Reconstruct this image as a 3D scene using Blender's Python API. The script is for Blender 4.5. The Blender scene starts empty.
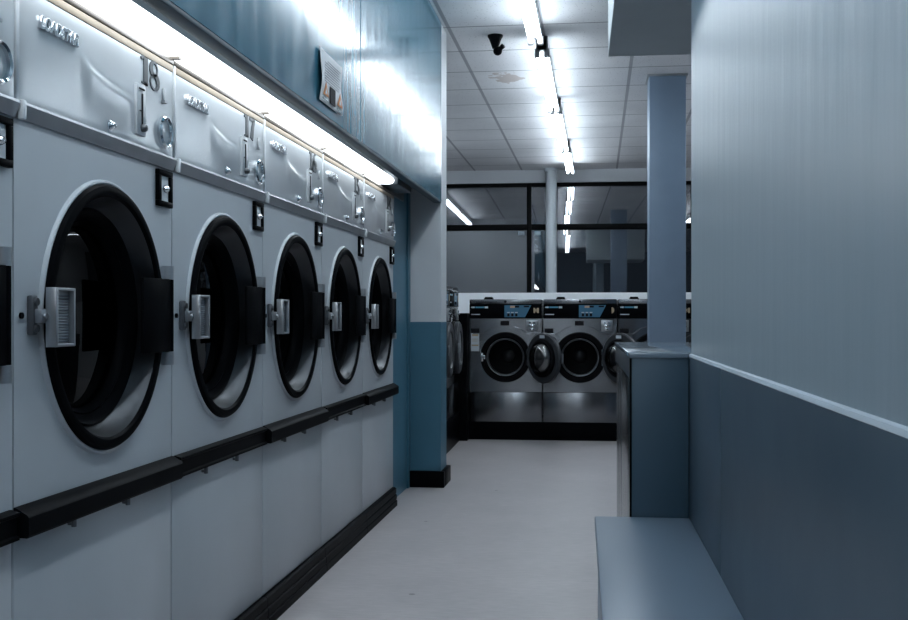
import bpy, bmesh, math, random
from mathutils import Vector, Matrix

random.seed(7)
S = 0.787                       # layout units -> metres
SKEW = math.radians(0.85)       # the far wall and the right-hand wall stand 0.85 degrees off the dryer row
COL = bpy.context.scene.collection
CEIL = 3.55
PI = math.pi

# ------------------------------------------------------------------ materials
def nodes_of(m):
    m.use_nodes = True
    nt = m.node_tree
    return nt, nt.nodes, nt.links

def mat(name, col, rough=0.5, metal=0.0, var=0.0, vscale=6.0, bump=0.0, bscale=30.0, stretch=(1, 1, 1),
        rvar=0.0, ior=1.5, coat=0.0, spec=0.5):
    m = bpy.data.materials.new(name)
    nt, N, L = nodes_of(m)
    p = N['Principled BSDF']
    p.inputs['Base Color'].default_value = (*col, 1)
    p.inputs['Roughness'].default_value = rough
    p.inputs['Metallic'].default_value = metal
    p.inputs['IOR'].default_value = ior
    p.inputs['Specular IOR Level'].default_value = spec
    if coat:
        p.inputs['Coat Weight'].default_value = coat
        p.inputs['Coat Roughness'].default_value = 0.12
    if var or bump or rvar:
        tc = N.new('ShaderNodeTexCoord')
        mp = N.new('ShaderNodeMapping')
        mp.inputs['Scale'].default_value = stretch
        L.new(tc.outputs['Object'], mp.inputs['Vector'])
    if var or rvar:
        n = N.new('ShaderNodeTexNoise')
        n.inputs['Scale'].default_value = vscale
        n.inputs['Detail'].default_value = 5
        L.new(mp.outputs['Vector'], n.inputs['Vector'])
        if var:
            r = N.new('ShaderNodeValToRGB')
            r.color_ramp.elements[0].position = 0.3
            r.color_ramp.elements[1].position = 0.7
            r.color_ramp.elements[0].color = (*[c * (1 - var) for c in col], 1)
            r.color_ramp.elements[1].color = (*[min(1, c * (1 + var)) for c in col], 1)
            L.new(n.outputs['Fac'], r.inputs['Fac'])
            L.new(r.outputs['Color'], p.inputs['Base Color'])
        if rvar:
            mr = N.new('ShaderNodeMapRange')
            mr.inputs['From Min'].default_value = 0.3
            mr.inputs['From Max'].default_value = 0.7
            mr.inputs['To Min'].default_value = max(0.03, rough - rvar)
            mr.inputs['To Max'].default_value = min(1, rough + rvar)
            L.new(n.outputs['Fac'], mr.inputs['Value'])
            L.new(mr.outputs['Result'], p.inputs['Roughness'])
    if bump:
        n2 = N.new('ShaderNodeTexNoise')
        n2.inputs['Scale'].default_value = bscale
        n2.inputs['Detail'].default_value = 3
        L.new(mp.outputs['Vector'], n2.inputs['Vector'])
        b = N.new('ShaderNodeBump')
        b.inputs['Strength'].default_value = bump
        b.inputs['Distance'].default_value = 0.02
        L.new(n2.outputs['Fac'], b.inputs['Height'])
        L.new(b.outputs['Normal'], p.inputs['Normal'])
    return m

def emis(name, col, strength):
    m = bpy.data.materials.new(name)
    nt, N, L = nodes_of(m)
    N.remove(N['Principled BSDF'])
    e = N.new('ShaderNodeEmission')
    e.inputs['Color'].default_value = (*col, 1)
    e.inputs['Strength'].default_value = strength
    L.new(e.outputs[0], N['Material Output'].inputs['Surface'])
    return m

def pane(name, tint, ior, rough=0.0):
    m = bpy.data.materials.new(name)
    nt, N, L = nodes_of(m)
    N.remove(N['Principled BSDF'])
    t = N.new('ShaderNodeBsdfTransparent'); t.inputs['Color'].default_value = (*tint, 1)
    g = N.new('ShaderNodeBsdfGlossy'); g.inputs['Roughness'].default_value = rough
    f = N.new('ShaderNodeFresnel'); f.inputs['IOR'].default_value = ior
    x = N.new('ShaderNodeMixShader')
    L.new(f.outputs[0], x.inputs[0]); L.new(t.outputs[0], x.inputs[1]); L.new(g.outputs[0], x.inputs[2])
    L.new(x.outputs[0], N['Material Output'].inputs['Surface'])
    return m

def ceiling_mat():
    m = bpy.data.materials.new('ceiling_tiles')
    nt, N, L = nodes_of(m)
    p = N['Principled BSDF']; p.inputs['Roughness'].default_value = 0.75
    tc = N.new('ShaderNodeTexCoord')
    sx = N.new('ShaderNodeSeparateXYZ'); L.new(tc.outputs['Object'], sx.inputs[0])
    def line(out, origin, pitch, width):
        a = N.new('ShaderNodeMath'); a.operation = 'SUBTRACT'; L.new(out, a.inputs[0]); a.inputs[1].default_value = origin * S
        b = N.new('ShaderNodeMath'); b.operation = 'PINGPONG'; L.new(a.outputs[0], b.inputs[0]); b.inputs[1].default_value = pitch * S / 2
        c = N.new('ShaderNodeMath'); c.operation = 'LESS_THAN'; L.new(b.outputs[0], c.inputs[0]); c.inputs[1].default_value = width * S / 2
        return c.outputs[0]
    lx = line(sx.outputs['X'], -1.145, 0.722, 0.030)
    ly = line(sx.outputs['Y'], 9.246, 0.783, 0.018)
    # pin-hole speckle of mineral-fibre tiles, soft per-tile variation and one water stain
    v = N.new('ShaderNodeTexVoronoi'); v.inputs['Scale'].default_value = 42; L.new(tc.outputs['Object'], v.inputs['Vector'])
    lt = N.new('ShaderNodeMath'); lt.operation = 'LESS_THAN'; L.new(v.outputs['Distance'], lt.inputs[0]); lt.inputs[1].default_value = 0.16
    no = N.new('ShaderNodeTexNoise'); no.inputs['Scale'].default_value = 1.3; no.inputs['Detail'].default_value = 4
    L.new(tc.outputs['Object'], no.inputs['Vector'])
    cr = N.new('ShaderNodeValToRGB')
    cr.color_ramp.elements[0].color = (0.66, 0.67, 0.69, 1); cr.color_ramp.elements[1].color = (0.78, 0.79, 0.81, 1)
    cr.color_ramp.elements[0].position = 0.35; cr.color_ramp.elements[1].position = 0.65
    L.new(no.outputs['Fac'], cr.inputs['Fac'])
    def mix(fac, a, col, k=1.0):
        mx = N.new('ShaderNodeMix'); mx.data_type = 'RGBA'
        if k != 1.0:
            q = N.new('ShaderNodeMath'); q.operation = 'MULTIPLY'; L.new(fac, q.inputs[0]); q.inputs[1].default_value = k; fac = q.outputs[0]
        L.new(fac, mx.inputs[0]); L.new(a, mx.inputs[6]); mx.inputs[7].default_value = (*col, 1)
        return mx.outputs[2]
    c = mix(lt.outputs[0], cr.outputs['Color'], (0.30, 0.30, 0.31), 0.7)
    # stain: noise-bent distance from a centre
    st = N.new('ShaderNodeVectorMath'); st.operation = 'SUBTRACT'; L.new(tc.outputs['Object'], st.inputs[0]); st.inputs[1].default_value = (-0.83 * S, 10.33 * S, 0)
    sc = N.new('ShaderNodeVectorMath'); sc.operation = 'MULTIPLY'; L.new(st.outputs[0], sc.inputs[0]); sc.inputs[1].default_value = (1 / (0.17 * S), 1 / (0.24 * S), 0)
    ln = N.new('ShaderNodeVectorMath'); ln.operation = 'LENGTH'; L.new(sc.outputs[0], ln.inputs[0])
    n2 = N.new('ShaderNodeTexNoise'); n2.inputs['Scale'].default_value = 11.0; L.new(tc.outputs['Object'], n2.inputs['Vector'])
    ad = N.new('ShaderNodeMath'); ad.operation = 'MULTIPLY_ADD'; L.new(n2.outputs['Fac'], ad.inputs[0]); ad.inputs[1].default_value = 2.2; L.new(ln.outputs['Value'], ad.inputs[2])
    ls = N.new('ShaderNodeMath'); ls.operation = 'LESS_THAN'; L.new(ad.outputs[0], ls.inputs[0]); ls.inputs[1].default_value = 1.9
    c = mix(ls.outputs[0], c, (0.50, 0.44, 0.42), 0.85)
    c = mix(lx, c, (0.36, 0.37, 0.40))
    c = mix(ly, c, (0.20, 0.21, 0.23))
    L.new(c, p.inputs['Base Color'])
    return m

def floor_mat():
    m = bpy.data.materials.new('vinyl_floor')
    nt, N, L = nodes_of(m)
    p = N['Principled BSDF']; p.inputs['Roughness'].default_value = 0.42
    tc = N.new('ShaderNodeTexCoord')
    n = N.new('ShaderNodeTexNoise'); n.inputs['Scale'].default_value = 2.2; n.inputs['Detail'].default_value = 8; n.inputs['Roughness'].default_value = 0.7
    L.new(tc.outputs['Object'], n.inputs['Vector'])
    mp = N.new('ShaderNodeMapping'); mp.inputs['Scale'].default_value = (3, 14, 1); L.new(tc.outputs['Object'], mp.inputs['Vector'])
    n2 = N.new('ShaderNodeTexNoise'); n2.inputs['Scale'].default_value = 5; n2.inputs['Detail'].default_value = 6; L.new(mp.outputs[0], n2.inputs['Vector'])
    av = N.new('ShaderNodeMath'); av.operation = 'ADD'; L.new(n.outputs['Fac'], av.inputs[0]); L.new(n2.outputs['Fac'], av.inputs[1])
    hf = N.new('ShaderNodeMath'); hf.operation = 'MULTIPLY'; L.new(av.outputs[0], hf.inputs[0]); hf.inputs[1].default_value = 0.5
    r = N.new('ShaderNodeValToRGB')
    r.color_ramp.elements[0].position = 0.36; r.color_ramp.elements[1].position = 0.64
    r.color_ramp.elements[0].color = (0.36, 0.34, 0.345, 1); r.color_ramp.elements[1].color = (0.51, 0.48, 0.485, 1)
    L.new(hf.outputs[0], r.inputs['Fac'])
    v = N.new('ShaderNodeTexVoronoi'); v.inputs['Scale'].default_value = 2.3; L.new(tc.outputs['Object'], v.inputs['Vector'])
    lt = N.new('ShaderNodeMath'); lt.operation = 'LESS_THAN'; L.new(v.outputs['Distance'], lt.inputs[0]); lt.inputs[1].default_value = 0.028
    mx = N.new('ShaderNodeMix'); mx.data_type = 'RGBA'; L.new(lt.outputs[0], mx.inputs[0]); L.new(r.outputs['Color'], mx.inputs[6]); mx.inputs[7].default_value = (0.2, 0.19, 0.19, 1)
    L.new(mx.outputs[2], p.inputs['Base Color'])
    mr = N.new('ShaderNodeMapRange'); mr.inputs['From Min'].default_value = .35; mr.inputs['From Max'].default_value = .65
    mr.inputs['To Min'].default_value = .33; mr.inputs['To Max'].default_value = .52
    L.new(hf.outputs[0], mr.inputs['Value']); L.new(mr.outputs[0], p.inputs['Roughness'])
    return m

LIGHT = (0.80, 0.91, 1.0)
M = {}
M['enamel'] = mat('grey_white_enamel', (0.46, 0.50, 0.535), 0.34, var=0.05, vscale=2.5, bump=0.02, bscale=3)
M['panel'] = mat('satin_silver_panel', (0.72, 0.75, 0.78), 0.22, metal=0.15, var=0.04, vscale=4, bump=0.03, bscale=2.2)
M['bead'] = mat('white_edge_bead', (0.66, 0.69, 0.72), 0.35)
M['strip'] = mat('dull_steel_strip', (0.42, 0.44, 0.465), 0.32, metal=0.85, var=0.08, vscale=8)
M['cream'] = mat('cream_strip', (0.40, 0.33, 0.25), 0.6, var=0.12, vscale=9)  # cream tone of the band along the control panel's top edge
M['brown'] = mat('dark_bronze_lip', (0.10, 0.085, 0.07), 0.4, metal=0.4)
M['black'] = mat('black_enamel', (0.0035, 0.004, 0.005), 0.3, spec=0.008)
M['rubber'] = mat('black_rubber', (0.0035, 0.004, 0.005), 0.42, var=0.2, spec=0.02)
M['chrome'] = mat('chrome', (0.72, 0.75, 0.78), 0.12, metal=1.0)
M['darksteel'] = mat('worn_dark_steel', (0.16, 0.17, 0.185), 0.38, metal=0.9, var=0.15, vscale=20)
M['funnel'] = mat('grey_door_throat', (0.035, 0.039, 0.044), 0.34, metal=0.7, var=0.1, vscale=10)
M['drum'] = mat('drum_dark', (0.010, 0.011, 0.013), 0.5, metal=0.3, spec=0.2)
M['drumsteel'] = mat('drum_steel', (0.10, 0.105, 0.115), 0.35, metal=0.9)
M['steel'] = mat('brushed_stainless', (0.22, 0.23, 0.245), 0.24, metal=1.0, var=0.04, vscale=3, bump=0.22, bscale=1.3, stretch=(1, 1, 0.45))
def brushed(m, amount, rot):
    nt, N, L = nodes_of(m)
    p = N['Principled BSDF']
    tg = N.new('ShaderNodeTangent'); tg.direction_type = 'RADIAL'; tg.axis = 'Z'
    L.new(tg.outputs[0], p.inputs['Tangent'])
    p.inputs['Anisotropic'].default_value = amount
    p.inputs['Anisotropic Rotation'].default_value = rot
brushed(M['steel'], 0.85, 0.25)
M['number'] = mat('dark_numerals', (0.07, 0.08, 0.09), 0.35, metal=0.3)
M['grip'] = mat('ribbed_grip', (0.22, 0.25, 0.28), 0.4, metal=0.6)
M['glass'] = pane('dark_door_glass', (0.12, 0.13, 0.15), 1.24)
M['wglass'] = pane('clear_bowl_glass', (0.75, 0.78, 0.8), 3.0, 0.12)
M['window'] = pane('night_window_glass', (0.8, 0.82, 0.85), 2.5)
M['frame'] = mat('black_window_frame', (0.004, 0.0045, 0.005), 0.4, spec=0.05)
M['teal'] = mat('teal_gloss_panel', (0.042, 0.150, 0.215), 0.16, var=0.07, vscale=4, stretch=(1, 3, 0.5), rvar=0.04, bump=0.04, bscale=3, spec=0.4)
M['tealdark'] = mat('dark_teal_lip', (0.018, 0.045, 0.065), 0.45, spec=0.2)
M['tealwall'] = mat('teal_wall_paint', (0.050, 0.155, 0.225), 0.42, var=0.06, vscale=4)
M['white'] = mat('white_wall_paint', (0.60, 0.63, 0.66), 0.5, var=0.03, vscale=3)
M['island'] = mat('bright_white_laminate', (0.82, 0.85, 0.88), 0.4)
M['rightwall'] = mat('pale_blue_wall_gloss', (0.30, 0.375, 0.425), 0.32, bump=0.12, bscale=7, stretch=(1, 1.5, 0.25))
M['dado'] = mat('slate_blue_dado', (0.045, 0.075, 0.105), 0.36, var=0.05, vscale=2, rvar=0.05)
M['ledge'] = mat('pale_ledge', (0.36, 0.43, 0.49), 0.5)
M['seat'] = mat('blue_grey_laminate', (0.14, 0.195, 0.255), 0.34)
M['countertop'] = mat('glossy_counter_laminate', (0.16, 0.21, 0.26), 0.12, ior=1.8)
M['counterend'] = mat('slate_blue_laminate', (0.045, 0.085, 0.12), 0.38, var=0.06, vscale=3)
M['soffit'] = mat('soffit_paint', (0.42, 0.48, 0.505), 0.5, var=0.03)
M['column'] = mat('column_blue_grey', (0.19, 0.26, 0.35), 0.45, var=0.04)
M['pipe'] = mat('pipe_white_paint', (0.55, 0.60, 0.64), 0.4)
M['rear'] = mat('rear_wall_paint', (0.10, 0.13, 0.16), 0.6, var=0.05)
M['ceiling'] = ceiling_mat()
M['floor'] = floor_mat()
M['tube'] = emis('fluorescent_tube', LIGHT, 21.5)
M['lens'] = emis('strip_light_lens', (0.88, 0.95, 1.0), 7.0)
M['batten'] = mat('batten_white_metal', (0.62, 0.63, 0.64), 0.45)
M['socket'] = mat('grey_tube_socket', (0.32, 0.33, 0.34), 0.5)
M['trough'] = mat('dull_trough_metal', (0.13, 0.14, 0.15), 0.35, metal=0.7, var=0.08)
M['paper'] = mat('white_paper', (0.66, 0.68, 0.70), 0.6)
M['ink'] = mat('grey_ink', (0.30, 0.31, 0.33), 0.6)
M['orange'] = mat('orange_print', (0.55, 0.20, 0.05), 0.6)
M['dark'] = mat('dark_print', (0.012, 0.012, 0.015), 0.6, spec=0.1)
M['blue'] = mat('blue_display_panel', (0.045, 0.155, 0.25), 0.35)
M['tan'] = mat('tan_dial_marking', (0.42, 0.33, 0.22), 0.5)
M['lcd'] = mat('orange_lcd_tint', (0.50, 0.34, 0.24), 0.4)
M['offwhite'] = mat('pale_print', (0.55, 0.60, 0.64), 0.5)
M['teallogo'] = mat('teal_print', (0.07, 0.24, 0.34), 0.5)
M['plastic'] = mat('charcoal_door_plastic', (0.035, 0.039, 0.045), 0.34, spec=0.3)
M['sealblack'] = mat('black_gasket', (0.004, 0.004, 0.005), 0.45, spec=0.06)

# ------------------------------------------------------------------ mesh helpers (layout units; scaled by S when linked)
class B:
    def __init__(s):
        s.bm = bmesh.new()

    def box(s, x0, x1, y0, y1, z0, z1, bev=0.0, seg=2):
        r = bmesh.ops.create_cube(s.bm, size=1.0)
        vs = r['verts']
        for v in vs:
            v.co = Vector(((x0 + x1) / 2 + v.co.x * (x1 - x0), (y0 + y1) / 2 + v.co.y * (y1 - y0), (z0 + z1) / 2 + v.co.z * (z1 - z0)))
        if bev:
            es = list({e for v in vs for e in v.link_edges})
            bmesh.ops.bevel(s.bm, geom=es, offset=bev, segments=seg, profile=0.5, affect='EDGES')
        return s

    def lathe(s, prof, c=(0, 0, 0), axis='x', n=64, closed=False, caps=False, arc=None, sy=1.0):
        """revolve (r, a) pairs about an axis through c; a runs along the axis."""
        rings = []
        for r, a in prof:
            ring = []
            for i in range(n):
                t = 2 * PI * i / n
                u, w = r * math.cos(t), r * math.sin(t) * sy
                p = {'x': (a, u, w), 'y': (u, a, w), 'z': (u, w, a)}[axis]
                ring.append(s.bm.verts.new((c[0] + p[0], c[1] + p[1], c[2] + p[2])))
            rings.append(ring)
        pairs = list(zip(rings, rings[1:])) + ([(rings[-1], rings[0])] if closed else [])
        for a, b in pairs:
            for i in range(n):
                j = (i + 1) % n
                s.bm.faces.new((a[i], a[j], b[j], b[i]))
        if caps:
            s.bm.faces.new(rings[0]); s.bm.faces.new(rings[-1])
        return s

    def tube(s, p0, p1, r, n=16, r1=None):
        p0, p1 = Vector(p0), Vector(p1)
        d = (p1 - p0).normalized()
        up = Vector((0, 0, 1)) if abs(d.z) < 0.9 else Vector((1, 0, 0))
        a = d.cross(up).normalized(); b = d.cross(a)
        r1 = r if r1 is None else r1
        R = [[s.bm.verts.new(p + (a * math.cos(2 * PI * i / n) + b * math.sin(2 * PI * i / n)) * rr) for i in range(n)] for p, rr in ((p0, r), (p1, r1))]
        for i in range(n):
            j = (i + 1) % n
            s.bm.faces.new((R[0][i], R[0][j], R[1][j], R[1][i]))
        s.bm.faces.new(R[0]); s.bm.faces.new(R[1])
        return s

    def prism(s, pts, a0, a1, plane='yz'):
        """extrude a 2-D outline from a0 to a1 along the missing axis."""
        def P(p, a):
            return {'yz': (a, p[0], p[1]), 'xz': (p[0], a, p[1]), 'xy': (p[0], p[1], a)}[plane]
        A = [s.bm.verts.new(P(p, a0)) for p in pts]; C = [s.bm.verts.new(P(p, a1)) for p in pts]
        n = len(pts)
        for i in range(n):
            j = (i + 1) % n
            s.bm.faces.new((A[i], A[j], C[j], C[i]))
        s.bm.faces.new(A); s.bm.faces.new(C)
        return s

    def plate_hole(s, a0, a1, rect, c, R, plane='yz', n=64):
        """flat plate between a0 and a1 with a round hole."""
        u0, u1, w0, w1 = rect
        inn, out = [], []
        for i in range(n):
            t = 2 * PI * i / n
            dx, dy = math.cos(t), math.sin(t)
            k = min(((u1 - c[0]) / dx if dx > 1e-9 else (u0 - c[0]) / dx if dx < -1e-9 else 1e9),
                    ((w1 - c[1]) / dy if dy > 1e-9 else (w0 - c[1]) / dy if dy < -1e-9 else 1e9))
            inn.append((c[0] + R * dx, c[1] + R * dy)); out.append([c[0] + k * dx, c[1] + k * dy])
        for cu in (u0, u1):
            for cw in (w0, w1):
                i = min(range(n), key=lambda q: (out[q][0] - cu) ** 2 + (out[q][1] - cw) ** 2)
                out[i] = [cu, cw]
        def P(p, a):
            return {'yz': (a, p[0], p[1]), 'xz': (p[0], a, p[1])}[plane]
        V = [[s.bm.verts.new(P(p, a)) for p in ring] for ring, a in ((out, a0), (inn, a0), (inn, a1), (out, a1))]
        for a, b in zip(V, V[1:] + V[:1]):
            for i in range(n):
                j = (i + 1) % n
                s.bm.faces.new((a[i], a[j], b[j], b[i]))
        return s

    def stroke(s, pts, widths, a0, a1):
        """flat variable-width stroke in the y-z plane, thickness a0..a1 along x."""
        Lp, Rp = [], []
        n = len(pts)
        for i, (p, w) in enumerate(zip(pts, widths)):
            q0, q1 = pts[max(0, i - 1)], pts[min(n - 1, i + 1)]
            dx, dy = q1[0] - q0[0], q1[1] - q0[1]
            l = math.hypot(dx, dy) or 1
            nx, ny = -dy / l * w / 2, dx / l * w / 2
            Lp.append((p[0] + nx, p[1] + ny)); Rp.append((p[0] - nx, p[1] - ny))
        for i in range(n - 1):
            q = [Lp[i], Lp[i + 1], Rp[i + 1], Rp[i]]
            A = [s.bm.verts.new((a0, *p)) for p in q]; C = [s.bm.verts.new((a1, *p)) for p in q]
            for k in range(4):
                j = (k + 1) % 4
                s.bm.faces.new((A[k], A[j], C[j], C[k]))
            s.bm.faces.new(A); s.bm.faces.new(C)
        return s

def mk(name, b, m, parent=None, loc=(0, 0, 0), rz=0.0, skew=False, sharp=32):
    bm = b.bm
    bmesh.ops.recalc_face_normals(bm, faces=bm.faces[:])
    for v in bm.verts:
        v.co *= S
    me = bpy.data.meshes.new(name)
    bm.to_mesh(me); bm.free()
    for p in me.polygons:
        p.use_smooth = True
    me.set_sharp_from_angle(angle=math.radians(sharp))
    me.materials.append(m)
    o = bpy.data.objects.new(name, me)
    COL.objects.link(o)
    if parent:
        o.parent = parent
        o.location = Vector(loc) * S
        o.rotation_euler = (0, 0, rz)
    else:
        put(o, loc, rz, skew)
    return o

def put(o, loc, rz=0.0, skew=False):
    v = Vector(loc) * S
    if skew:
        v = Matrix.Rotation(SKEW, 3, 'Z') @ v
        rz += SKEW
    o.location = v
    o.rotation_euler = (0, 0, rz)

def tag(o, label, cat, group=None):
    o['label'] = label; o['category'] = cat
    if group: o['group'] = group
    return o

def thing(name, label, cat, loc, rz=0.0, skew=False, group=None):
    o = bpy.data.objects.new(name, None)
    o.empty_display_size = 0.1
    COL.objects.link(o)
    put(o, loc, rz, skew)
    return tag(o, label, cat, group)

def struct(name, b, m, skew=False, parent=None):
    o = mk(name, b, m, parent=parent, skew=skew)
    if not parent:
        o['kind'] = 'structure'
    return o

def copy_tree(src, parent=None):
    c = src.copy(); COL.objects.link(c)
    if parent: c.parent = parent
    for ch in list(src.children):
        copy_tree(ch, c)
    return c

# ------------------------------------------------------------------ the setting
struct('floor', B().box(-5.2, 5.2, -5, 17.6, -0.08, 0.0), M['floor'])
struct('ceiling', B().box(-5.2, 5.2, -5, 17.6, CEIL, CEIL + 0.08), M['ceiling'])
struct('wall_left', B().box(-5.3, -5.2, -5, 17.6, 0, CEIL), M['white'])
struct('wall_right', B().box(5.2, 5.3, -5, 17.6, 0, CEIL), M['white'])
struct('wall_rear', B().box(-5.2, 5.2, -5.1, -5.0, 0, CEIL), M['rear'])
# end wall of the dryer alcove: teal below, white above, black skirting
struct('wall_alcove_lower', B().box(-5.2, -1.185, 8.33, 8.65, 0, 1.265), M['tealwall'])
struct('wall_alcove_upper', B().box(-5.2, -1.185, 8.33, 8.65, 1.265, CEIL), M['white'])
bb = B().box(-1.44, -1.155, 8.295, 8.33, 0, 0.125, 0.004).box(-1.185, -1.155, 8.33, 8.68, 0, 0.125, 0.004).box(-5.2, -1.155, 8.65, 8.68, 0, 0.125, 0.004)
struct('baseboard_alcove', bb, M['black'])
struct('wall_recess', B().box(-1.75, -1.435, 7.505, 8.33, 0, 2.6).box(-1.435, -1.425, 7.62, 7.66, 0, 2.6).box(-1.435, -1.42, 8.24, 8.33, 0, 2.6), M['tealwall'])
struct('wall_behind_dryers', B().box(-2.52, -2.42, -5, 8.33, 0, CEIL), M['rear'])
# teal bulkhead over the dryers
struct('wall_bulkhead_near', B().box(-1.215, -1.18, -5, 5.42, 2.19, CEIL), M['teal'])
struct('wall_bulkhead_far', B().box(-1.215, -1.18, 5.435, 8.33, 2.19, CEIL), M['teal'])
struct('trim_1', B().box(-1.214, -1.183, 5.418, 5.437, 2.19, CEIL), M['bead'])
struct('trim_2', B().box(-1.235, -1.181, -5, 8.33, 2.172, 2.19, 0.003), M['tealdark'])

# right-hand wall, dado with pale ledge, soffit
struct('wall_aisle', B().box(0.423, 0.62, -5, 4.30, 0, CEIL), M['rightwall'], skew=True)
struct('trim_3', B().box(0.411, 0.423, -5, 3.318, 0, 1.155, 0.002).box(0.411, 0.423, 3.322, 4.30, 0, 1.155, 0.002), M['dado'], skew=True)
lg = B().prism([(0.411, 1.155), (0.423, 1.155), (0.423, 1.166), (0.415, 1.163)], -5, 4.30, 'xz')
struct('trim_4', lg, M['ledge'], skew=True)
struct('ceiling_soffit', B().box(0.151, 1.6, 4.32, 6.07, 2.728, CEIL), M['soffit'], skew=True)
struct('wall_column', B().box(0.636, 0.97, 10.35, 10.68, 0, CEIL, 0.006), M['column'], skew=True)
struct('trim_5', B().box(0.618, 0.988, 10.33, 10.70, CEIL - 0.016, CEIL, 0.004), M['strip'], skew=True)

# shop-front: beam, low wall, black frames, panes
struct('wall_front_beam', B().box(-5.2, 5.2, 16.9, 17.3, 3.357, CEIL), M['white'], skew=True)
struct('wall_front_lower', B().box(-5.2, 5.2, 16.95, 17.3, 0, 1.1), M['white'], skew=True)
MULL = [-5.2, -3.24, -0.785, 1.70, 4.15]
n_w = 0
for x0, x1 in zip(MULL, MULL[1:]):
    n_w += 1
    w = bpy.data.objects.new('window_%d' % n_w, None); COL.objects.link(w); put(w, (0, 0, 0), 0, True); w['kind'] = 'structure'
    f = B()
    f.box(x0 - 0.036, x0 + 0.036, 16.955, 17.06, 1.1, 3.357, 0.003)
    f.box(x0 + 0.036, x1 - 0.036, 16.955, 17.06, 3.30, 3.357, 0.003)
    f.box(x0 + 0.036, x1 - 0.036, 16.955, 17.06, 2.632, 2.722, 0.003)
    f.box(x0 + 0.036, x1 - 0.036, 16.955, 17.06, 1.1, 1.17, 0.003)
    mk('window_frame', f, M['frame'], w)
    mk('glass_pane', B().box(x0 + 0.036, x1 - 0.036, 17.0, 17.004, 2.722, 3.30), M['window'], w)
    mk('glass_pane', B().box(x0 + 0.036, x1 - 0.036, 17.0, 17.004, 1.17, 2.632), M['window'], w)
# white service bulkhead that runs behind the far washers
struct('wall_island', B().box(-2.1, 4.2, 12.42, 12.95, 0, 1.572, 0.004), M['island'], skew=True)
# black plinths under both rows of washers
struct('trim_6', B().box(-1.25, 1.35, 11.62, 12.42, 0, 0.192, 0.004), M['black'], skew=True)
struct('trim_7', B().box(-2.05, -1.26, 8.75, 11.45, 0, 0.31, 0.004), M['black'], skew=True)
struct('trim_8', B().box(-1.30, -1.18, 11.47, 12.40, 0, 1.34), M['rubber'], skew=True)

# ------------------------------------------------------------------ dryers (face towards +x; y runs along the row)
DC, DZ = 0.512, 1.307

def bumpy_panel():
    b = B()
    y0, y1, z0, z1 = 0.016, 0.993, 1.832, 2.116
    ny, nz = 84, 40
    def ridge(y, z):
        # soft crease added to catch light as a bright streak across the sheet
        pts = [(0.30, 2.03), (0.35, 2.004), (0.40, 1.984), (0.52, 1.964), (0.72, 1.953)]
        d = 9
        for (a, c), (e, g) in zip(pts, pts[1:]):
            t = max(0, min(1, ((y - a) * (e - a) + (z - c) * (g - c)) / ((e - a) ** 2 + (g - c) ** 2)))
            q = math.hypot(y - a - t * (e - a), z - c - t * (g - c))
            if q < abs(d):
                d = q if (e - a) * (z - c) - (g - c) * (y - a) > 0 else -q
        f = max(0, min(1, (y - 0.33) / 0.07, (0.70 - y) / 0.07))
        return 0.0060 * f * f * (3 - 2 * f) * math.exp(-(d / (0.015 if d > 0 else 0.085)) ** 2)
    rows = []
    for k in range(nz + 1):
        row = []
        for i in range(ny + 1):
            y, z = y0 + (y1 - y0) * i / ny, z0 + (z1 - z0) * k / nz
            e = min(i, ny - i, 2) / 2 * min(k, nz - k, 2) / 2
            row.append(b.bm.verts.new((0.0055 + e * 0.0008 + ridge(y, z) * e, y, z)))
        rows.append(row)
    for r0, r1 in zip(rows, rows[1:]):
        for i in range(ny):
            b.bm.faces.new((r0[i], r0[i + 1], r1[i + 1], r1[i]))
    rim = rows[0] + [r[-1] for r in rows[1:-1]] + rows[-1][::-1] + [r[0] for r in rows[-2:0:-1]]
    back = [b.bm.verts.new((-0.02, v.co.y, v.co.z)) for v in rim]
    for i in range(len(rim)):
        j = (i + 1) % len(rim)
        b.bm.faces.new((rim[i], rim[j], back[j], back[i]))
    b.bm.faces.new(back)
    return b

def badge(parent):
    cu = bpy.data.curves.new('badge_text', 'FONT')
    cu.body = 'LOADSTAR'; cu.size = 0.044 * S; cu.extrude = 0.0035 * S; cu.shear = 0.25; cu.space_character = 1.08
    cu.bevel_depth = 0.0012 * S; cu.offset = 0.0012 * S
    t = bpy.data.objects.new('badge_text', cu); COL.objects.link(t)
    dg = bpy.context.evaluated_depsgraph_get()
    me = bpy.data.meshes.new_from_object(t.evaluated_get(dg))
    bpy.data.objects.remove(t); bpy.data.curves.remove(cu)
    xs = [v.co.x for v in me.vertices]; w = max(xs) - min(xs); k = 0.205 * S / w
    for v in me.vertices:
        x, y, z = v.co
        v.co = (z + 0.0105 * S, x * k, y)
    me.materials.clear(); me.materials.append(M['chrome'])
    o = bpy.data.objects.new('badge', me); COL.objects.link(o); o.parent = parent
    o.location = (0, 0.106 * S, 2.036 * S)
    o['label'] = 'chrome lettering badge'
    return o

def arc(cy, cz, ry, rz, t0, t1, n=24):
    return [(cy + ry * math.cos(math.radians(t0 + (t1 - t0) * i / n)), cz + rz * math.sin(math.radians(t0 + (t1 - t0) * i / n))) for i in range(n + 1)]

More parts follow.
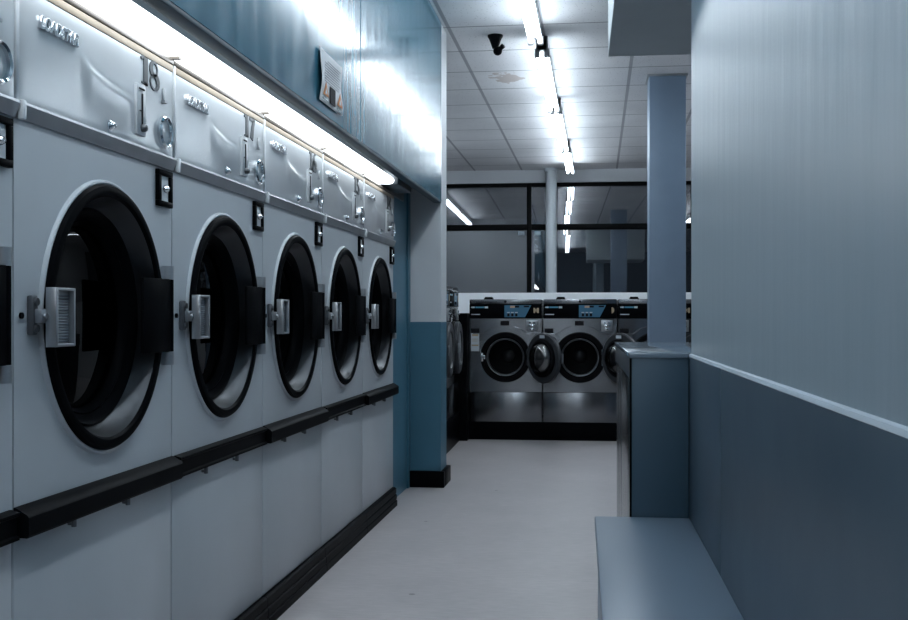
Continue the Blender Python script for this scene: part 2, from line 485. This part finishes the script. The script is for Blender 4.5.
def digit(b, ch, y, z, w, h, a0, a1):
    T, t = 0.034, 0.008
    if ch == '1':
        b.box(a0, a1, y + w * .42, y + w * .42 + T * 0.9, z, z + h)
        b.stroke([(y, z + h * .90), (y + w * .28, z + h * .965), (y + w * .5, z + h)], [t, t * 1.4, t], a0, a1)
        b.box(a0, a1, y + w * .12, y + w * 1.08, z, z + t * .8)
    elif ch == '8':
        for cz, ry, rz in ((z + h * .75, w * .40, h * .24), (z + h * .26, w * .5, h * .255)):
            pts = arc(y + w * .55, cz, ry, rz, 0, 360, 40)
            up = cz > z + h * .5
            ws = [t + (T * .75 - t) * max(0, math.cos(math.radians(9 * i - (195 if up else 15)))) ** 1.5 for i in range(41)]
            b.stroke(pts, ws, a0, a1)
    elif ch == '7':
        b.box(a0, a1, y, y + w, z + h - t * 1.6, z + h)
        b.stroke([(y + w * .95, z + h), (y + w * .62, z + h * .5), (y + w * .42, z)], [T * .5, T * .9, T], a0, a1)
    elif ch == '6':
        b.stroke(arc(y + w * .52, z + h * .28, w * .45, h * .27, 0, 360, 32), [t + (T - t) * abs(math.cos(math.radians(360 * i / 32))) for i in range(33)], a0, a1)
        b.stroke([(y + w * .12, z + h * .3), (y + w * .16, z + h * .62), (y + w * .45, z + h * .92), (y + w * .9, z + h)], [T, T * .8, t * 1.5, t], a0, a1)
    elif ch == '5':
        b.box(a0, a1, y + w * .15, y + w * .9, z + h - .016, z + h)
        b.box(a0, a1, y + w * .15, y + w * .15 + t, z + h * .52, z + h)
        b.stroke(arc(y + w * .42, z + h * .30, w * .5, h * .28, 120, -150, 28), [t + (T - t) * max(0, math.cos(math.radians(120 - 270 * i / 28))) for i in range(29)], a0, a1)
    elif ch == '4':
        b.box(a0, a1, y + w * .58, y + w * .58 + T, z, z + h)
        b.box(a0, a1, y, y + w * 1.1, z + h * .26, z + h * .26 + t * 1.3)
        b.stroke([(y, z + h * .28), (y + w * .62, z + h)], [t, t], a0, a1)
    elif ch == '9':
        b.stroke(arc(y + w * .48, z + h * .72, w * .45, h * .27, 0, 360, 32), [t + (T - t) * abs(math.cos(math.radians(360 * i / 32))) for i in range(33)], a0, a1)
        b.stroke([(y + w * .9, z + h * .7), (y + w * .84, z + h * .38), (y + w * .5, z + h * .08), (y + w * .1, z)], [T, T * .8, t * 1.5, t], a0, a1)

def number(parent, txt):
    b = B()
    digit(b, txt[0], 0.734, 2.028, 0.046, 0.086, 0.004, 0.0095)
    digit(b, txt[1], 0.803, 2.028, 0.060, 0.086, 0.004, 0.0095)
    return mk('number', b, M['number'], parent)

def make_dryer(label):
    t = thing('tumble_dryer', label, 'dryer', (-1.4, 1.5, 0), group='row of numbered tumble dryers')
    # carcass: open-fronted box
    c = B()
    c.box(-1.0, -0.98, 0.004, 0.996, 0.02, 2.15)
    c.box(-0.98, -0.03, 0.004, 0.014, 0.02, 2.15).box(-0.98, -0.03, 0.986, 0.996, 0.02, 2.15)
    c.box(-0.98, -0.03, 0.014, 0.986, 2.135, 2.15).box(-0.98, -0.03, 0.014, 0.986, 0.02, 0.035)
    mk('cabinet', c, M['enamel'], t)
    mk('lower_panel', B().box(-0.03, 0, 0.004, 0.996, 0.126, 0.83, 0.006), M['enamel'], t)
    fp = B().plate_hole(-0.03, 0.0, (0.004, 0.996, 0.832, 1.79), (DC, DZ), 0.345)
    fp.lathe([(0.394, -0.001), (0.391, 0.005), (0.388, 0.009), (0.384, 0.010), (0.380, 0.008), (0.378, -0.001)], (0, DC, DZ), 'x', 96)
    mk('front_panel', fp, M['enamel'], t)
    mk('drum', B().lathe([(0.33, -0.13), (0.42, -0.18), (0.42, -0.9), (0.0001, -0.9)], (0, DC, DZ), 'x', 48), M['drum'], t)
    # door: black ring, throat, glass
    d = mk('door', B().lathe([(0.344, -0.02), (0.380, 0.002), (0.380, 0.012), (0.374, 0.020), (0.362, 0.023), (0.350, 0.021), (0.344, 0.014)], (0, DC, DZ), 'x', 96, closed=True), M['black'], t)
    mk('door_throat', B().lathe([(0.3445, 0.012), (0.340, 0.004), (0.318, -0.044), (0.312, -0.048)], (0, DC, DZ), 'x', 96), M['funnel'], d)
    mk('glass_rim', B().lathe([(0.314, -0.046), (0.308, -0.040), (0.296, -0.044), (0.280, -0.062), (0.276, -0.060), (0.266, -0.075), (0.262, -0.10), (0.33, -0.10)], (0, DC, DZ), 'x', 96), M['black'], d)
    g = [(0.262 * math.sin(a), -0.080 + 0.018 * math.cos(a) - 0.006) for a in [math.radians(90 - 9 * i) for i in range(10)]]
    g.append((0.0001, g[-1][1]))
    mk('glass', B().lathe(g, (0, DC, DZ), 'x', 64), M['glass'], d)
    # hinge: black plate and barrel with steel knuckles
    h = mk('hinge', B().box(0.020, 0.032, 0.700, 0.925, 1.195, 1.428, 0.003).tube((0.018, 0.924, 1.195), (0.018, 0.924, 1.428), 0.018, 20).box(0.0, 0.018, 0.91, 0.938, 1.17, 1.455, 0.003), M['black'], t)
    mk('hinge_knuckle', B().tube((0.018, 0.924, 1.430), (0.018, 0.924, 1.472), 0.020, 20).box(0.0, 0.018, 0.905, 0.941, 1.432, 1.470), M['strip'], h)
    mk('hinge_knuckle', B().tube((0.018, 0.924, 1.152), (0.018, 0.924, 1.193), 0.020, 20).box(0.0, 0.018, 0.905, 0.941, 1.154, 1.191), M['strip'], h)
    # catch and square pull handle
    k = mk('latch', B().box(0.0, 0.018, 0.062, 0.088, 1.262, 1.362, 0.005).tube((0.012, 0.075, 1.345), (0.024, 0.075, 1.345), 0.010, 12).tube((0.012, 0.075, 1.279), (0.024, 0.075, 1.279), 0.010, 12), M['darksteel'], t)
    mk('latch_arm', B().box(0.016, 0.036, 0.070, 0.130, 1.292, 1.328, 0.004).tube((0.034, 0.086, 1.31), (0.042, 0.086, 1.31), 0.008, 12), M['strip'], k)
    H = B()
    y0, y1, z0, z1 = 0.094, 0.206, 1.232, 1.382
    H.box(0.034, 0.040, y0, y1, z0, z1)
    H.box(0.034, 0.062, y0, y0 + 0.014, z0, z1, 0.003).box(0.034, 0.058, y1 - 0.008, y1, z0, z1, 0.002)
    H.box(0.034, 0.058, y0 + 0.014, y1 - 0.008, z0, z0 + 0.008, 0.002).box(0.034, 0.058, y0 + 0.014, y1 - 0.008, z1 - 0.008, z1, 0.002)
    hd = mk('handle', H, M['strip'], t)
    rb = B()
    for i in range(17):
        z = z0 + 0.014 + i * 0.0073
        rb.tube((0.041, y0 + 0.016, z), (0.041, y1 - 0.010, z), 0.0034, 8)
    mk('grip_insert', rb, M['grip'], hd)
    mk('stop_pin', B().tube((0.0, 0.034, 1.311), (0.006, 0.034, 1.311), 0.008, 12), M['black'], t)
    # small framed lock plate at the top corner
    fr = B()
    fy0, fy1, fz0, fz1 = 0.862, 0.978, 1.664, 1.782
    fr.box(0, 0.014, fy0, fy1, fz0, fz0 + 0.018, 0.002).box(0, 0.014, fy0, fy1, fz1 - 0.018, fz1, 0.002)
    fr.box(0, 0.014, fy0, fy0 + 0.022, fz0 + 0.018, fz1 - 0.018, 0.002).box(0, 0.014, fy1 - 0.022, fy1, fz0 + 0.018, fz1 - 0.018, 0.002)
    F = mk('lock_frame', fr, M['black'], t)
    mk('lock_plate', B().box(0, 0.006, fy0 + 0.022, fy1 - 0.022, fz0 + 0.018, fz1 - 0.018), M['bead'], F)
    mk('lock_barrel', B().lathe([(0.0001, 0.024), (0.008, 0.023), (0.010, 0.018), (0.013, 0.012), (0.013, 0.005)], (0, 0.92, 1.722), 'x', 20), M['chrome'], F)
    # steel channel between door panel and control panel
    mk('steel_channel', B().prism([(-0.02, 1.790), (0.008, 1.790), (0.021, 1.824), (0.019, 1.831), (-0.02, 1.832)], 0.002, 0.996, 'xz'), M['strip'], t)
    mk('channel_clip', B().box(0.010, 0.026, 0.001, 0.018, 1.787, 1.834, 0.003), M['bead'], t)
    # control panel
    mk('control_panel', bumpy_panel(), M['panel'], t)
    mk('edge_bead', B().box(-0.02, 0.009, 0.001, 0.015, 1.834, 2.142, 0.003), M['bead'], t)
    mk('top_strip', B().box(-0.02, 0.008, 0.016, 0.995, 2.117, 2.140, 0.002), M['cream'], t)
    mk('top_lip', B().box(-0.02, 0.011, 0.0, 0.996, 2.141, 2.1585, 0.003), M['brown'], t)
    badge(t)
    g = mk('coin_gauge', B().box(0.004, 0.016, 0.688, 0.752, 1.864, 2.020, 0.002), M['bead'], t)
    mk('gauge_slot', B().box(0.0155, 0.018, 0.719, 0.728, 1.885, 1.992).box(0.0155, 0.018, 0.704, 0.728, 1.936, 1.939).box(0.0155, 0.018, 0.70, 0.74, 2.003, 2.008), M['dark'], g)
    mk('gauge_knob', B().lathe([(0.0001, 0.034), (0.009, 0.032), (0.012, 0.026), (0.012, 0.016)], (0, 0.723, 1.886), 'x', 20), M['number'], g)
    mk('coin_slot', B().box(0.006, 0.014, 0.902, 0.914, 2.0, 2.046, 0.002).box(0.006, 0.019, 0.897, 0.919, 1.998, 2.006), M['strip'], t)
    w = mk('dial_ring', B().lathe([(0.052, 0.002), (0.052, 0.016), (0.047, 0.022), (0.041, 0.018), (0.039, 0.007)], (0, 0.915, 1.905), 'x', 40), M['chrome'], t)
    mk('dial_face', B().lathe([(0.040, 0.009), (0.02, 0.012), (0.0001, 0.013)], (0, 0.915, 1.905), 'x', 32), M['panel'], w)
    mk('key_lock', B().lathe([(0.016, 0.002), (0.016, 0.012), (0.011, 0.018), (0.007, 0.026), (0.0001, 0.027)], (0, 0.514, 1.858), 'x', 20), M['chrome'], t)
    mk('kick_plate', B().prism([(-0.03, 0.0), (0.030, 0.0), (0.030, 0.034), (0.022, 0.040), (0.027, 0.046), (0.027, 0.074), (0.018, 0.080), (0.023, 0.086), (0.023, 0.118), (0.012, 0.126), (-0.03, 0.126)], 0.003, 0.997, 'xz'), M['rubber'], t)
    return t

def add_rail(t, k):
    """black bumper rail; alternate machines carry a deeper one that overlaps its neighbours"""
    if k % 2 == 0:
        r = mk('bumper_rail', B().prism([(0, 0.774), (0.036, 0.772), (0.040, 0.778), (0.040, 0.822), (0.036, 0.828), (0.006, 0.846), (0, 0.846)], 0.001, 0.999, 'xz'), M['rubber'], t)
    else:
        r = mk('bumper_rail', B().prism([(0, 0.772), (0.026, 0.772), (0.026, 0.780), (0.018, 0.784), (0.018, 0.826), (0.026, 0.830), (0.026, 0.838), (0.006, 0.844), (0, 0.844)], 0.016, 0.984, 'xz'), M['rubber'], t)
    for y in (0.28, 0.62):
        mk('rail_bolt', B().tube((0.016, y, 0.748), (0.016, y, 0.775), 0.007, 10).tube((0, y, 0.756), (0.016, y, 0.756), 0.005, 8), M['darksteel'], r)

DRY = [
    ('19', 'grey enamel dryer cut off by the left edge of the photo, nearest in the row'),
    ('18', 'grey enamel dryer numbered 18, nearest one seen whole, with a big black round door'),
    ('17', 'grey enamel dryer numbered 17, standing between dryers 18 and 16'),
    ('16', 'grey enamel dryer numbered 16, middle of the five whole dryers in the row'),
    ('15', 'grey enamel dryer numbered 15, second from the teal pillar'),
    ('14', 'grey enamel dryer numbered 14, last in the row beside the teal pillar'),
]
proto = make_dryer(DRY[0][1])
bare = [proto] + [copy_tree(proto) for _ in DRY[1:]]
for k, (t, (num, lab)) in enumerate(zip(bare, DRY)):
    put(t, (-1.4, 1.5 + k, 0))
    t['label'] = lab
    add_rail(t, k + 1)
    number(t, num)

# strip light in the slot above the dryers
sl = thing('strip_light', 'long glowing white strip light above the dryer control panels, under the teal bulkhead', 'light', (-1.4, 0, 2.165))
mk('housing', B().box(-0.12, -0.02, -2.0, 8.05, -0.005, 0.30, 0.003).box(-0.02, 0.15, -2.0, 8.05, 0.27, 0.30, 0.003).box(-0.02, 0.11, 7.08, 7.60, 0.005, 0.27, 0.004), M['trough'], sl)
lens = [(-0.018, 0.008), (0.062, 0.006), (0.082, 0.014), (0.088, 0.030), (0.080, 0.046), (0.060, 0.056), (-0.018, 0.064)]
mk('lens', B().prism(lens, -1.98, 7.06, 'xz'), M['lens'], sl)
for y in (2.5, 3.5, 4.5, 5.5, 6.5):
    mk('lens_clip', B().prism([(-0.02, -0.004), (0.03, -0.004), (0.03, 0.005), (-0.02, 0.005)], y - 0.012, y + 0.012, 'xz'), M['brown'], sl)

# notice on the bulkhead
nt_ = thing('paper_notice', 'white paper notice with orange warning triangles, stuck on the teal bulkhead', 'notice', (-1.178, 4.575, 2.235))
b = B()
ny, nz = 12, 14
grid = []
for k in range(nz + 1):
    row = []
    for i in range(ny + 1):
        y, z = 0.405 * i / ny, 0.225 * k / nz
        curl = 0.004 + 0.016 * (1 - i / ny) ** 3 * math.exp(-((z - 0.11) / 0.07) ** 2) + 0.006 * (i / ny) ** 4 * (1 - k / nz) + 0.003 * math.sin(k * 0.6)
        row.append((curl, y, z))
    grid.append(row)
F0 = [[b.bm.verts.new(p) for p in r] for r in grid]
F1 = [[b.bm.verts.new((p[0] - 0.002, p[1], p[2])) for p in r] for r in grid]
for k in range(nz):
    for i in range(ny):
        b.bm.faces.new((F0[k][i], F0[k][i + 1], F0[k + 1][i + 1], F0[k + 1][i]))
        b.bm.faces.new((F1[k][i], F1[k + 1][i], F1[k + 1][i + 1], F1[k][i + 1]))
for k in range(nz):
    b.bm.faces.new((F0[k][0], F0[k + 1][0], F1[k + 1][0], F1[k][0])); b.bm.faces.new((F0[k][ny], F1[k][ny], F1[k + 1][ny], F0[k + 1][ny]))
for i in range(ny):
    b.bm.faces.new((F0[0][i], F1[0][i], F1[0][i + 1], F0[0][i + 1])); b.bm.faces.new((F0[nz][i], F0[nz][i + 1], F1[nz][i + 1], F1[nz][i]))
mk('sheet', b, M['paper'], nt_)
b = B()
for i in range(9):
    z = 0.185 - i * 0.0115
    b.box(0.0115, 0.0125, 0.07 if i else 0.12, 0.33 if i % 3 else 0.36, z, z + 0.003)
mk('printed_lines', b, M['ink'], nt_)
for y in (0.03, 0.29):
    mk('warning_triangle', B().prism([(y, 0.028), (y + 0.095, 0.028), (y + 0.0475, 0.088)], 0.0145, 0.0158), M['orange'], nt_)
    mk('warning_mark', B().prism([(y + 0.028, 0.036), (y + 0.067, 0.036), (y + 0.0475, 0.064)], 0.0158, 0.0168).box(0.012, 0.015, y, y + 0.095, 0.010, 0.016), M['offwhite'], nt_)
mk('printed_picture', B().box(0.012, 0.0152, 0.155, 0.25, 0.012, 0.085), M['dark'], nt_)

# ------------------------------------------------------------------ bench, counter
bn = thing('bench', 'low blue-grey laminate bench along the right-hand wall', 'bench', (0.054, 2.4, 0), skew=True)
mk('seat', B().box(0.0, 0.357, -2.2, 1.835, 0.508, 0.546, 0.005), M['seat'], bn)
mk('base_panel', B().box(0.012, 0.034, -2.19, 1.83, 0.0, 0.508), M['ledge'], bn)
mk('end_panel', B().box(0.034, 0.355, 1.80, 1.83, 0.0, 0.508).box(0.034, 0.355, -2.19, -2.16, 0.0, 0.508), M['counterend'], bn)

ct = thing('counter', 'tall narrow counter with slate-blue end panel and steel side, behind the bench', 'counter', (0.19, 4.25, 0), skew=True)
mk('countertop', B().box(-0.004, 0.218, -0.006, 0.06, 1.150, 1.168, 0.003).box(-0.004, 0.80, 0.07, 1.82, 1.150, 1.168, 0.003).box(-0.004, 0.218, 0.055, 0.075, 1.150, 1.168), M['countertop'], ct)
mk('end_panel', B().box(0.004, 0.218, 0.0, 0.02, 0.0, 1.150, 0.002), M['counterend'], ct)
mk('corner_strip', B().box(-0.003, 0.0045, -0.002, 0.018, 0.0, 1.149, 0.001), M['black'], ct)
mk('fascia', B().box(0.0, 0.02, 0.02, 1.82, 1.065, 1.149, 0.002), M['darksteel'], ct)
sp = B().box(0.006, 0.03, 0.02, 1.10, 0.03, 1.063, 0.002).box(0.006, 0.03, 1.115, 1.40, 0.03, 1.063, 0.002).box(0.006, 0.03, 1.415, 1.80, 0.03, 1.063, 0.002)
mk('steel_side', sp, M['steel'], ct)
mk('carcass', B().box(0.03, 0.215, 0.022, 0.06, 0.0, 1.149).box(0.03, 0.78, 0.075, 1.80, 0.0, 1.149), M['black'], ct)

# white pipe at the window
tag(mk('pipe', B().tube((0, 0, 0), (0, 0, CEIL), 0.083, 28).lathe([(0.083, CEIL - 0.05), (0.11, CEIL - 0.045), (0.11, CEIL - 0.002)], (0, 0, 0), 'z', 28), M['pipe'], loc=(-0.44, 16.75, 0), skew=True),
    'round white floor-to-ceiling pipe in front of the dark shop window', 'pipe')
for x, lab in ((-0.905, 'small white box on the window glass just left of the black mullion'), (-0.655, 'small white box on the window glass beside the round white pipe')):
    o = mk('alarm_contact', B().box(0, 0.095, -0.018, 0, 0, 0.058, 0.004).box(0.036, 0.059, -0.022, -0.016, 0.012, 0.02), M['ledge'], loc=(x - 0.0475, 16.99, 2.555), skew=True)
    tag(o, lab, 'sensor', 'alarm contacts on the window')

# security camera
sc_ = thing('security_camera', 'small black security camera on the white tile ceiling', 'camera', (-0.805, 8.75, CEIL))
mk('mount', B().lathe([(0.0001, 0.0), (0.062, 0.0), (0.062, -0.012), (0.050, -0.030), (0.030, -0.085), (0.024, -0.105), (0.0001, -0.105)], (0, 0, 0), 'z', 28), M['rubber'], sc_)
bb_ = B()
bmesh.ops.create_uvsphere(bb_.bm, u_segments=20, v_segments=12, radius=0.036, matrix=Matrix.Translation((0.02, -0.01, -0.128)))
cb = mk('body', bb_, M['rubber'], sc_)
mk('lens_barrel', B().tube((0.02, -0.01, -0.128), (0.068, -0.035, -0.092), 0.017, 18, 0.020), M['black'], cb)

# ------------------------------------------------------------------ fluorescent battens
def make_batten(L):
    t = thing('tube_light', 'x', 'light', (0, 0, CEIL))
    mk('housing', B().box(-0.042, 0.042, -L / 2, L / 2, -0.112, 0.0, 0.004), M['batten'], t)
    for s in (-1, 1):
        mk('tube', B().tube((s * 0.034, -L / 2 + 0.05, -0.142), (s * 0.034, L / 2 - 0.05, -0.142), 0.0165, 14), M['tube'], t)
    for e in (-1, 1):
        y = e * (L / 2 - 0.025)
        mk('socket', B().box(-0.060, -0.016, y - 0.024, y + 0.024, -0.167, -0.098, 0.008).box(0.016, 0.060, y - 0.024, y + 0.024, -0.167, -0.098, 0.008).box(-0.046, 0.046, y - 0.025, y + 0.025, -0.116, -0.004), M['socket'], t)
    return t

ROW = [
    (14.40, 16.55, 'fluorescent twin tube at the window end of the main ceiling row'),
    (11.62, 14.30, 'fluorescent twin tube second from the window in the main ceiling row'),
    (9.05, 11.52, 'fluorescent twin tube whose near end hangs right of the black security camera'),
    (5.95, 8.62, 'fluorescent twin tube cut off by the top of the photo, left of the soffit'),
    (3.10, 5.80, 'fluorescent twin tube overhead, beyond the top of the photo above the dryers'),
    (0.30, 3.00, 'fluorescent twin tube straight above the near end of the bench'),
    (-2.50, 0.20, 'fluorescent twin tube hindmost in the main row, over the entrance end'),
]
for y0, y1, lab in ROW:
    t = make_batten(y1 - y0); put(t, (-0.388 - (0.0095 * max(0, 15.5 - (y0 + y1) / 2) if y0 > 5 else 0.01), (y0 + y1) / 2 * 0.977, CEIL)); t['label'] = lab; t['group'] = 'main row of ceiling tube lights'
for y0, y1, lab in ((8.9, 11.6, 'fluorescent twin tube behind the alcove wall, above the side washers'), (11.7, 14.4, 'fluorescent twin tube of the left row nearest the window')):
    t = make_batten(y1 - y0); put(t, (-2.65, (y0 + y1) / 2, CEIL)); t['label'] = lab; t['group'] = 'left row of ceiling tube lights'
for y0, y1, lab in ((8.9, 11.6, 'fluorescent twin tube of the right row, beyond the right-hand wall'), (11.7, 14.4, 'fluorescent twin tube of the right row nearest the window')):
    t = make_batten(y1 - y0); put(t, (2.25, (y0 + y1) / 2, CEIL)); t['label'] = lab; t['group'] = 'right row of ceiling tube lights'

# ------------------------------------------------------------------ washers (face towards -y; x runs along the row)
WC, WZ = 0.385, 0.875 - 0.192     # door centre within the machine
H0, H1 = 0.0, 1.295

def make_washer(label, open_angle, dial, sticker, group, loc, rz=0.0):
    t = thing('washing_machine', label, 'washing machine', loc, rz, True, group)
    W = 0.772
    c = B()
    c.box(0.003, 0.013, 0.03, 0.78, 0.0, 1.28).box(W - 0.013, W - 0.003, 0.03, 0.78, 0.0, 1.28)
    c.box(0.003, W - 0.003, 0.77, 0.79, 0, 1.28).box(0.003, W - 0.003, 0.0, 0.79, 1.245, 1.295, 0.008)
    mk('cabinet', c, M['steel'], t)
    mk('front_panel', B().plate_hole(0.0, 0.03, (0.003, W - 0.003, 0.316, 1.09), (WC, WZ), 0.20, 'xz'), M['steel'], t)
    for sgn in (-1, 1):
        em = B()
        pl = [(0.085, 1.006), (0.155, 0.988), (0.195, 0.958), (0.225, 0.936), (0.262, 0.930), (0.345, 0.930)]
        for (a, c1), (e, g) in zip(pl, pl[1:]):
            em.tube((WC + sgn * a, 0.0, c1), (WC + sgn * e, 0.0, g), 0.0045, 8)
        mk('pressed_rib', em, M['steel'], t)
    mk('lower_panel', B().box(0.003, W - 0.003, 0.0, 0.03, 0.0, 0.312, 0.004), M['steel'], t)
    # control panel
    cp = mk('control_panel', B().box(0.003, W - 0.003, -0.006, 0.03, 1.092, 1.243, 0.004), M['black'], t)
    pts = [(0.375, 1.105), (0.592, 1.105), (0.658, 1.232), (0.375, 1.232)]
    mk('display', B().prism(pts, -0.0075, -0.004, 'xz'), M['blue'], cp)
    mk('digit_window', B().box(0.435, 0.485, -0.010, -0.007, 1.203, 1.226), M['lcd'], cp)
    mk('display_marks', B().box(0.485, 0.53, -0.010, -0.007, 1.207, 1.226).box(0.58, 0.635, -0.010, -0.007, 1.210, 1.226), M['dark'], cp)
    for i in range(3):
        x = 0.405 + i * 0.042
        bt = mk('button', B().box(x, x + 0.024, -0.014, -0.007, 1.115, 1.145, 0.003), M['dark'], cp)
        mk('button_mark', B().box(x - 0.003, x + 0.026, -0.010, -0.007, 1.150, 1.160), M['offwhite'], bt)
    mk('brand_marking', B().box(0.022, 0.03, -0.009, -0.005, 1.204, 1.216).box(0.034, 0.058, -0.009, -0.005, 1.202, 1.218).box(0.165, 0.20, -0.009, -0.005, 1.200, 1.219).box(0.022, 0.115, -0.009, -0.005, 1.130, 1.139), M['offwhite'], cp)
    mk('brand_stripe', B().box(0.066, 0.160, -0.009, -0.005, 1.202, 1.218), M['teallogo'], cp)
    b = B()
    if dial == 'bars':
        b.box(0.682, 0.700, -0.010, -0.005, 1.150, 1.203).box(0.718, 0.738, -0.010, -0.005, 1.150, 1.203).box(0.700, 0.706, -0.010, -0.005, 1.165, 1.19).box(0.712, 0.718, -0.010, -0.005, 1.16, 1.195)
    else:
        b.prism([(0.715 + 0.027 * math.cos(a), 1.178 + 0.032 * math.sin(a)) for a in [math.radians(-90 + 15 * i) for i in range(13)]], -0.010, -0.005, 'xz')
    mk('dial_mark', b, M['tan'], cp)
    # small plates
    mk('name_plate', B().box(0.333, 0.425, -0.006, 0.001, 1.018, 1.066, 0.002), M['dark'], t)
    mk('price_plate', B().box(0.018, 0.108, -0.006, 0.001, 0.938, 0.986, 0.002), M['dark'], t)
    co = mk('coin_plate', B().box(0.608, 0.726, -0.010, 0.001, 0.955, 1.075, 0.004), M['strip'], t)
    mk('coin_slide', B().box(0.630, 0.704, -0.030, -0.009, 1.008, 1.03, 0.003).tube((0.645, -0.02, 1.045), (0.645, -0.009, 1.045), 0.012, 12).tube((0.688, -0.02, 1.045), (0.688, -0.009, 1.045), 0.012, 12).box(0.640, 0.694, -0.022, -0.009, 0.965, 0.992, 0.003), M['chrome'], co)
    if sticker:
        st = mk('instruction_label', B().box(0.020, 0.106, -0.003, 0.001, 0.745, 0.935), M['offwhite'], t)
        mk('label_print', B().box(0.03, 0.096, -0.004, -0.0025, 0.905, 0.925).box(0.026, 0.1, -0.004, -0.0025, 0.80, 0.815).box(0.03, 0.09, -0.004, -0.0025, 0.85, 0.856).box(0.03, 0.09, -0.004, -0.0025, 0.87, 0.876), M['tan'], st)
    mk('top_stud', B().tube((0.385, -0.006, 1.270), (0.385, 0.002, 1.270), 0.013, 14), M['dark'], t)
    mk('vent_cap', B().prism([(0.125, 1.294), (0.235, 1.294), (0.218, 1.325), (0.142, 1.325)], 0.30, 0.42, 'xz'), M['rubber'], t)
    # drum mouth
    mk('door_seat', B().lathe([(0.262, 0.0), (0.266, -0.012), (0.255, -0.022), (0.215, -0.018), (0.198, 0.0), (0.19, 0.05)], (WC, 0, WZ), 'y', 64), M['sealblack'], t)
    mk('chrome_rim', B().lathe([(0.201, -0.010), (0.197, -0.019), (0.188, -0.017), (0.184, 0.01), (0.18, 0.05)], (WC, 0, WZ), 'y', 64), M['darksteel'], t)
    dr = mk('drum', B().lathe([(0.18, 0.05), (0.28, 0.10), (0.28, 0.48), (0.03, 0.50), (0.0001, 0.50)], (WC, 0, WZ), 'y', 48), M['drum'], t)
    mk('hub', B().lathe([(0.085, 0.499), (0.075, 0.47), (0.03, 0.45), (0.0001, 0.448)], (WC, 0, WZ), 'y', 32), M['drumsteel'], dr)
    mk('catch', B().box(0.118, 0.152, -0.034, -0.01, WZ - 0.045, WZ + 0.045, 0.005).box(0.145, 0.172, -0.030, -0.016, WZ - 0.02, WZ + 0.02, 0.003), M['chrome'], t)
    # door, hinged on the right
    hx = 0.622
    dn = bpy.data.objects.new('door', None); dn.empty_display_size = 0.05; COL.objects.link(dn); dn.parent = t
    dn.location = Vector((hx, -0.035, WZ)) * S
    dn.rotation_euler = (0, 0, math.radians(open_angle))
    r = 0.262
    cx = -0.255
    # closed pose: disc in the x-z plane, inside of the door looks towards +y
    mk('door_frame', B().lathe([(r - 0.07, 0.012), (r - 0.012, 0.016), (r, 0.006), (r, -0.022), (r - 0.02, -0.036), (0.175, -0.036), (0.165, -0.02), (0.165, 0.012)], (cx, 0, 0), 'y', 64, closed=True), M['plastic'], dn)
    mk('door_gasket', B().lathe([(0.198, 0.011), (0.196, 0.030), (0.172, 0.040), (0.150, 0.034), (0.148, 0.0)], (cx, 0, 0), 'y', 64), M['sealblack'], dn)
    gl = [(0.150, 0.02), (0.146, 0.055), (0.130, 0.085), (0.10, 0.105), (0.05, 0.115), (0.0001, 0.117)]
    mk('door_glass', B().lathe(gl, (cx, 0, 0), 'y', 48), M['wglass'], dn)
    mk('door_back', B().lathe([(0.166, -0.024), (0.08, -0.03), (0.0001, -0.031)], (cx, 0, 0), 'y', 48), M['strip'], dn)
    mk('door_label', B().box(cx - 0.035, cx + 0.04, 0.013, 0.0175, 0.205, 0.236), M['offwhite'], dn)
    mk('door_hinge', B().tube((0.0, 0.0, -0.085), (0.0, 0.0, -0.03), 0.014, 14).tube((0.0, 0.0, 0.03), (0.0, 0.0, 0.085), 0.014, 14).box(-0.03, 0.0, -0.01, 0.01, -0.08, 0.08), M['chrome'], dn)
    mk('door_handle', B().box(cx - 0.258, cx - 0.225, -0.052, -0.034, -0.05, 0.05, 0.006), M['strip'], dn)
    return t

FAR = 'stainless washers along the back'
make_washer('stainless washer at the left end of the back row, open door, white sticker', 132, 'bars', True, FAR, (-1.173, 11.62, 0.192))
make_washer('stainless front-load washer with its open door overlapping the counter corner', 132, 'half', False, FAR, (-0.391, 11.62, 0.192))
make_washer('stainless front-load washer mostly hidden behind the counter and blue-grey column', 132, 'bars', False, FAR, (0.391, 11.62, 0.192))
SIDE = 'side washers beyond the pillar'
for y, lab in ((10.645, 'stainless washer seen edge-on past the pillar, next to the back row corner'),
               (9.865, 'stainless washer seen edge-on, half hidden by the pillar'),
               (9.085, 'stainless washer behind the pillar, farthest from the back row')):
    make_washer(lab, 0, 'half', False, SIDE, (-1.27, y, 0.31), PI / 2)

# ------------------------------------------------------------------ world, camera, view
w = bpy.data.worlds.new('night'); bpy.context.scene.world = w
w.use_nodes = True
w.node_tree.nodes['Background'].inputs['Color'].default_value = (0.009, 0.012, 0.016, 1)
w.node_tree.nodes['Background'].inputs['Strength'].default_value = 1.2

cam = bpy.data.cameras.new('camera')
co_ = bpy.data.objects.new('camera', cam); COL.objects.link(co_)
co_.location = (0, 0, 1.31 * S)
co_.rotation_euler = (PI / 2, 0, math.atan(143 / 1100))
cam.sensor_width = 36; cam.lens = 1100 / 908 * 36
cam.shift_y = 6 / 908
cam.clip_start = 0.02
sc = bpy.context.scene
sc.camera = co_
sc.cycles.caustics_reflective = False
sc.view_settings.view_transform = 'Standard'
sc.view_settings.look = 'None'
sc.view_settings.gamma = 1
sc.view_settings.use_curve_mapping = False
sc.view_settings.exposure = 0.3
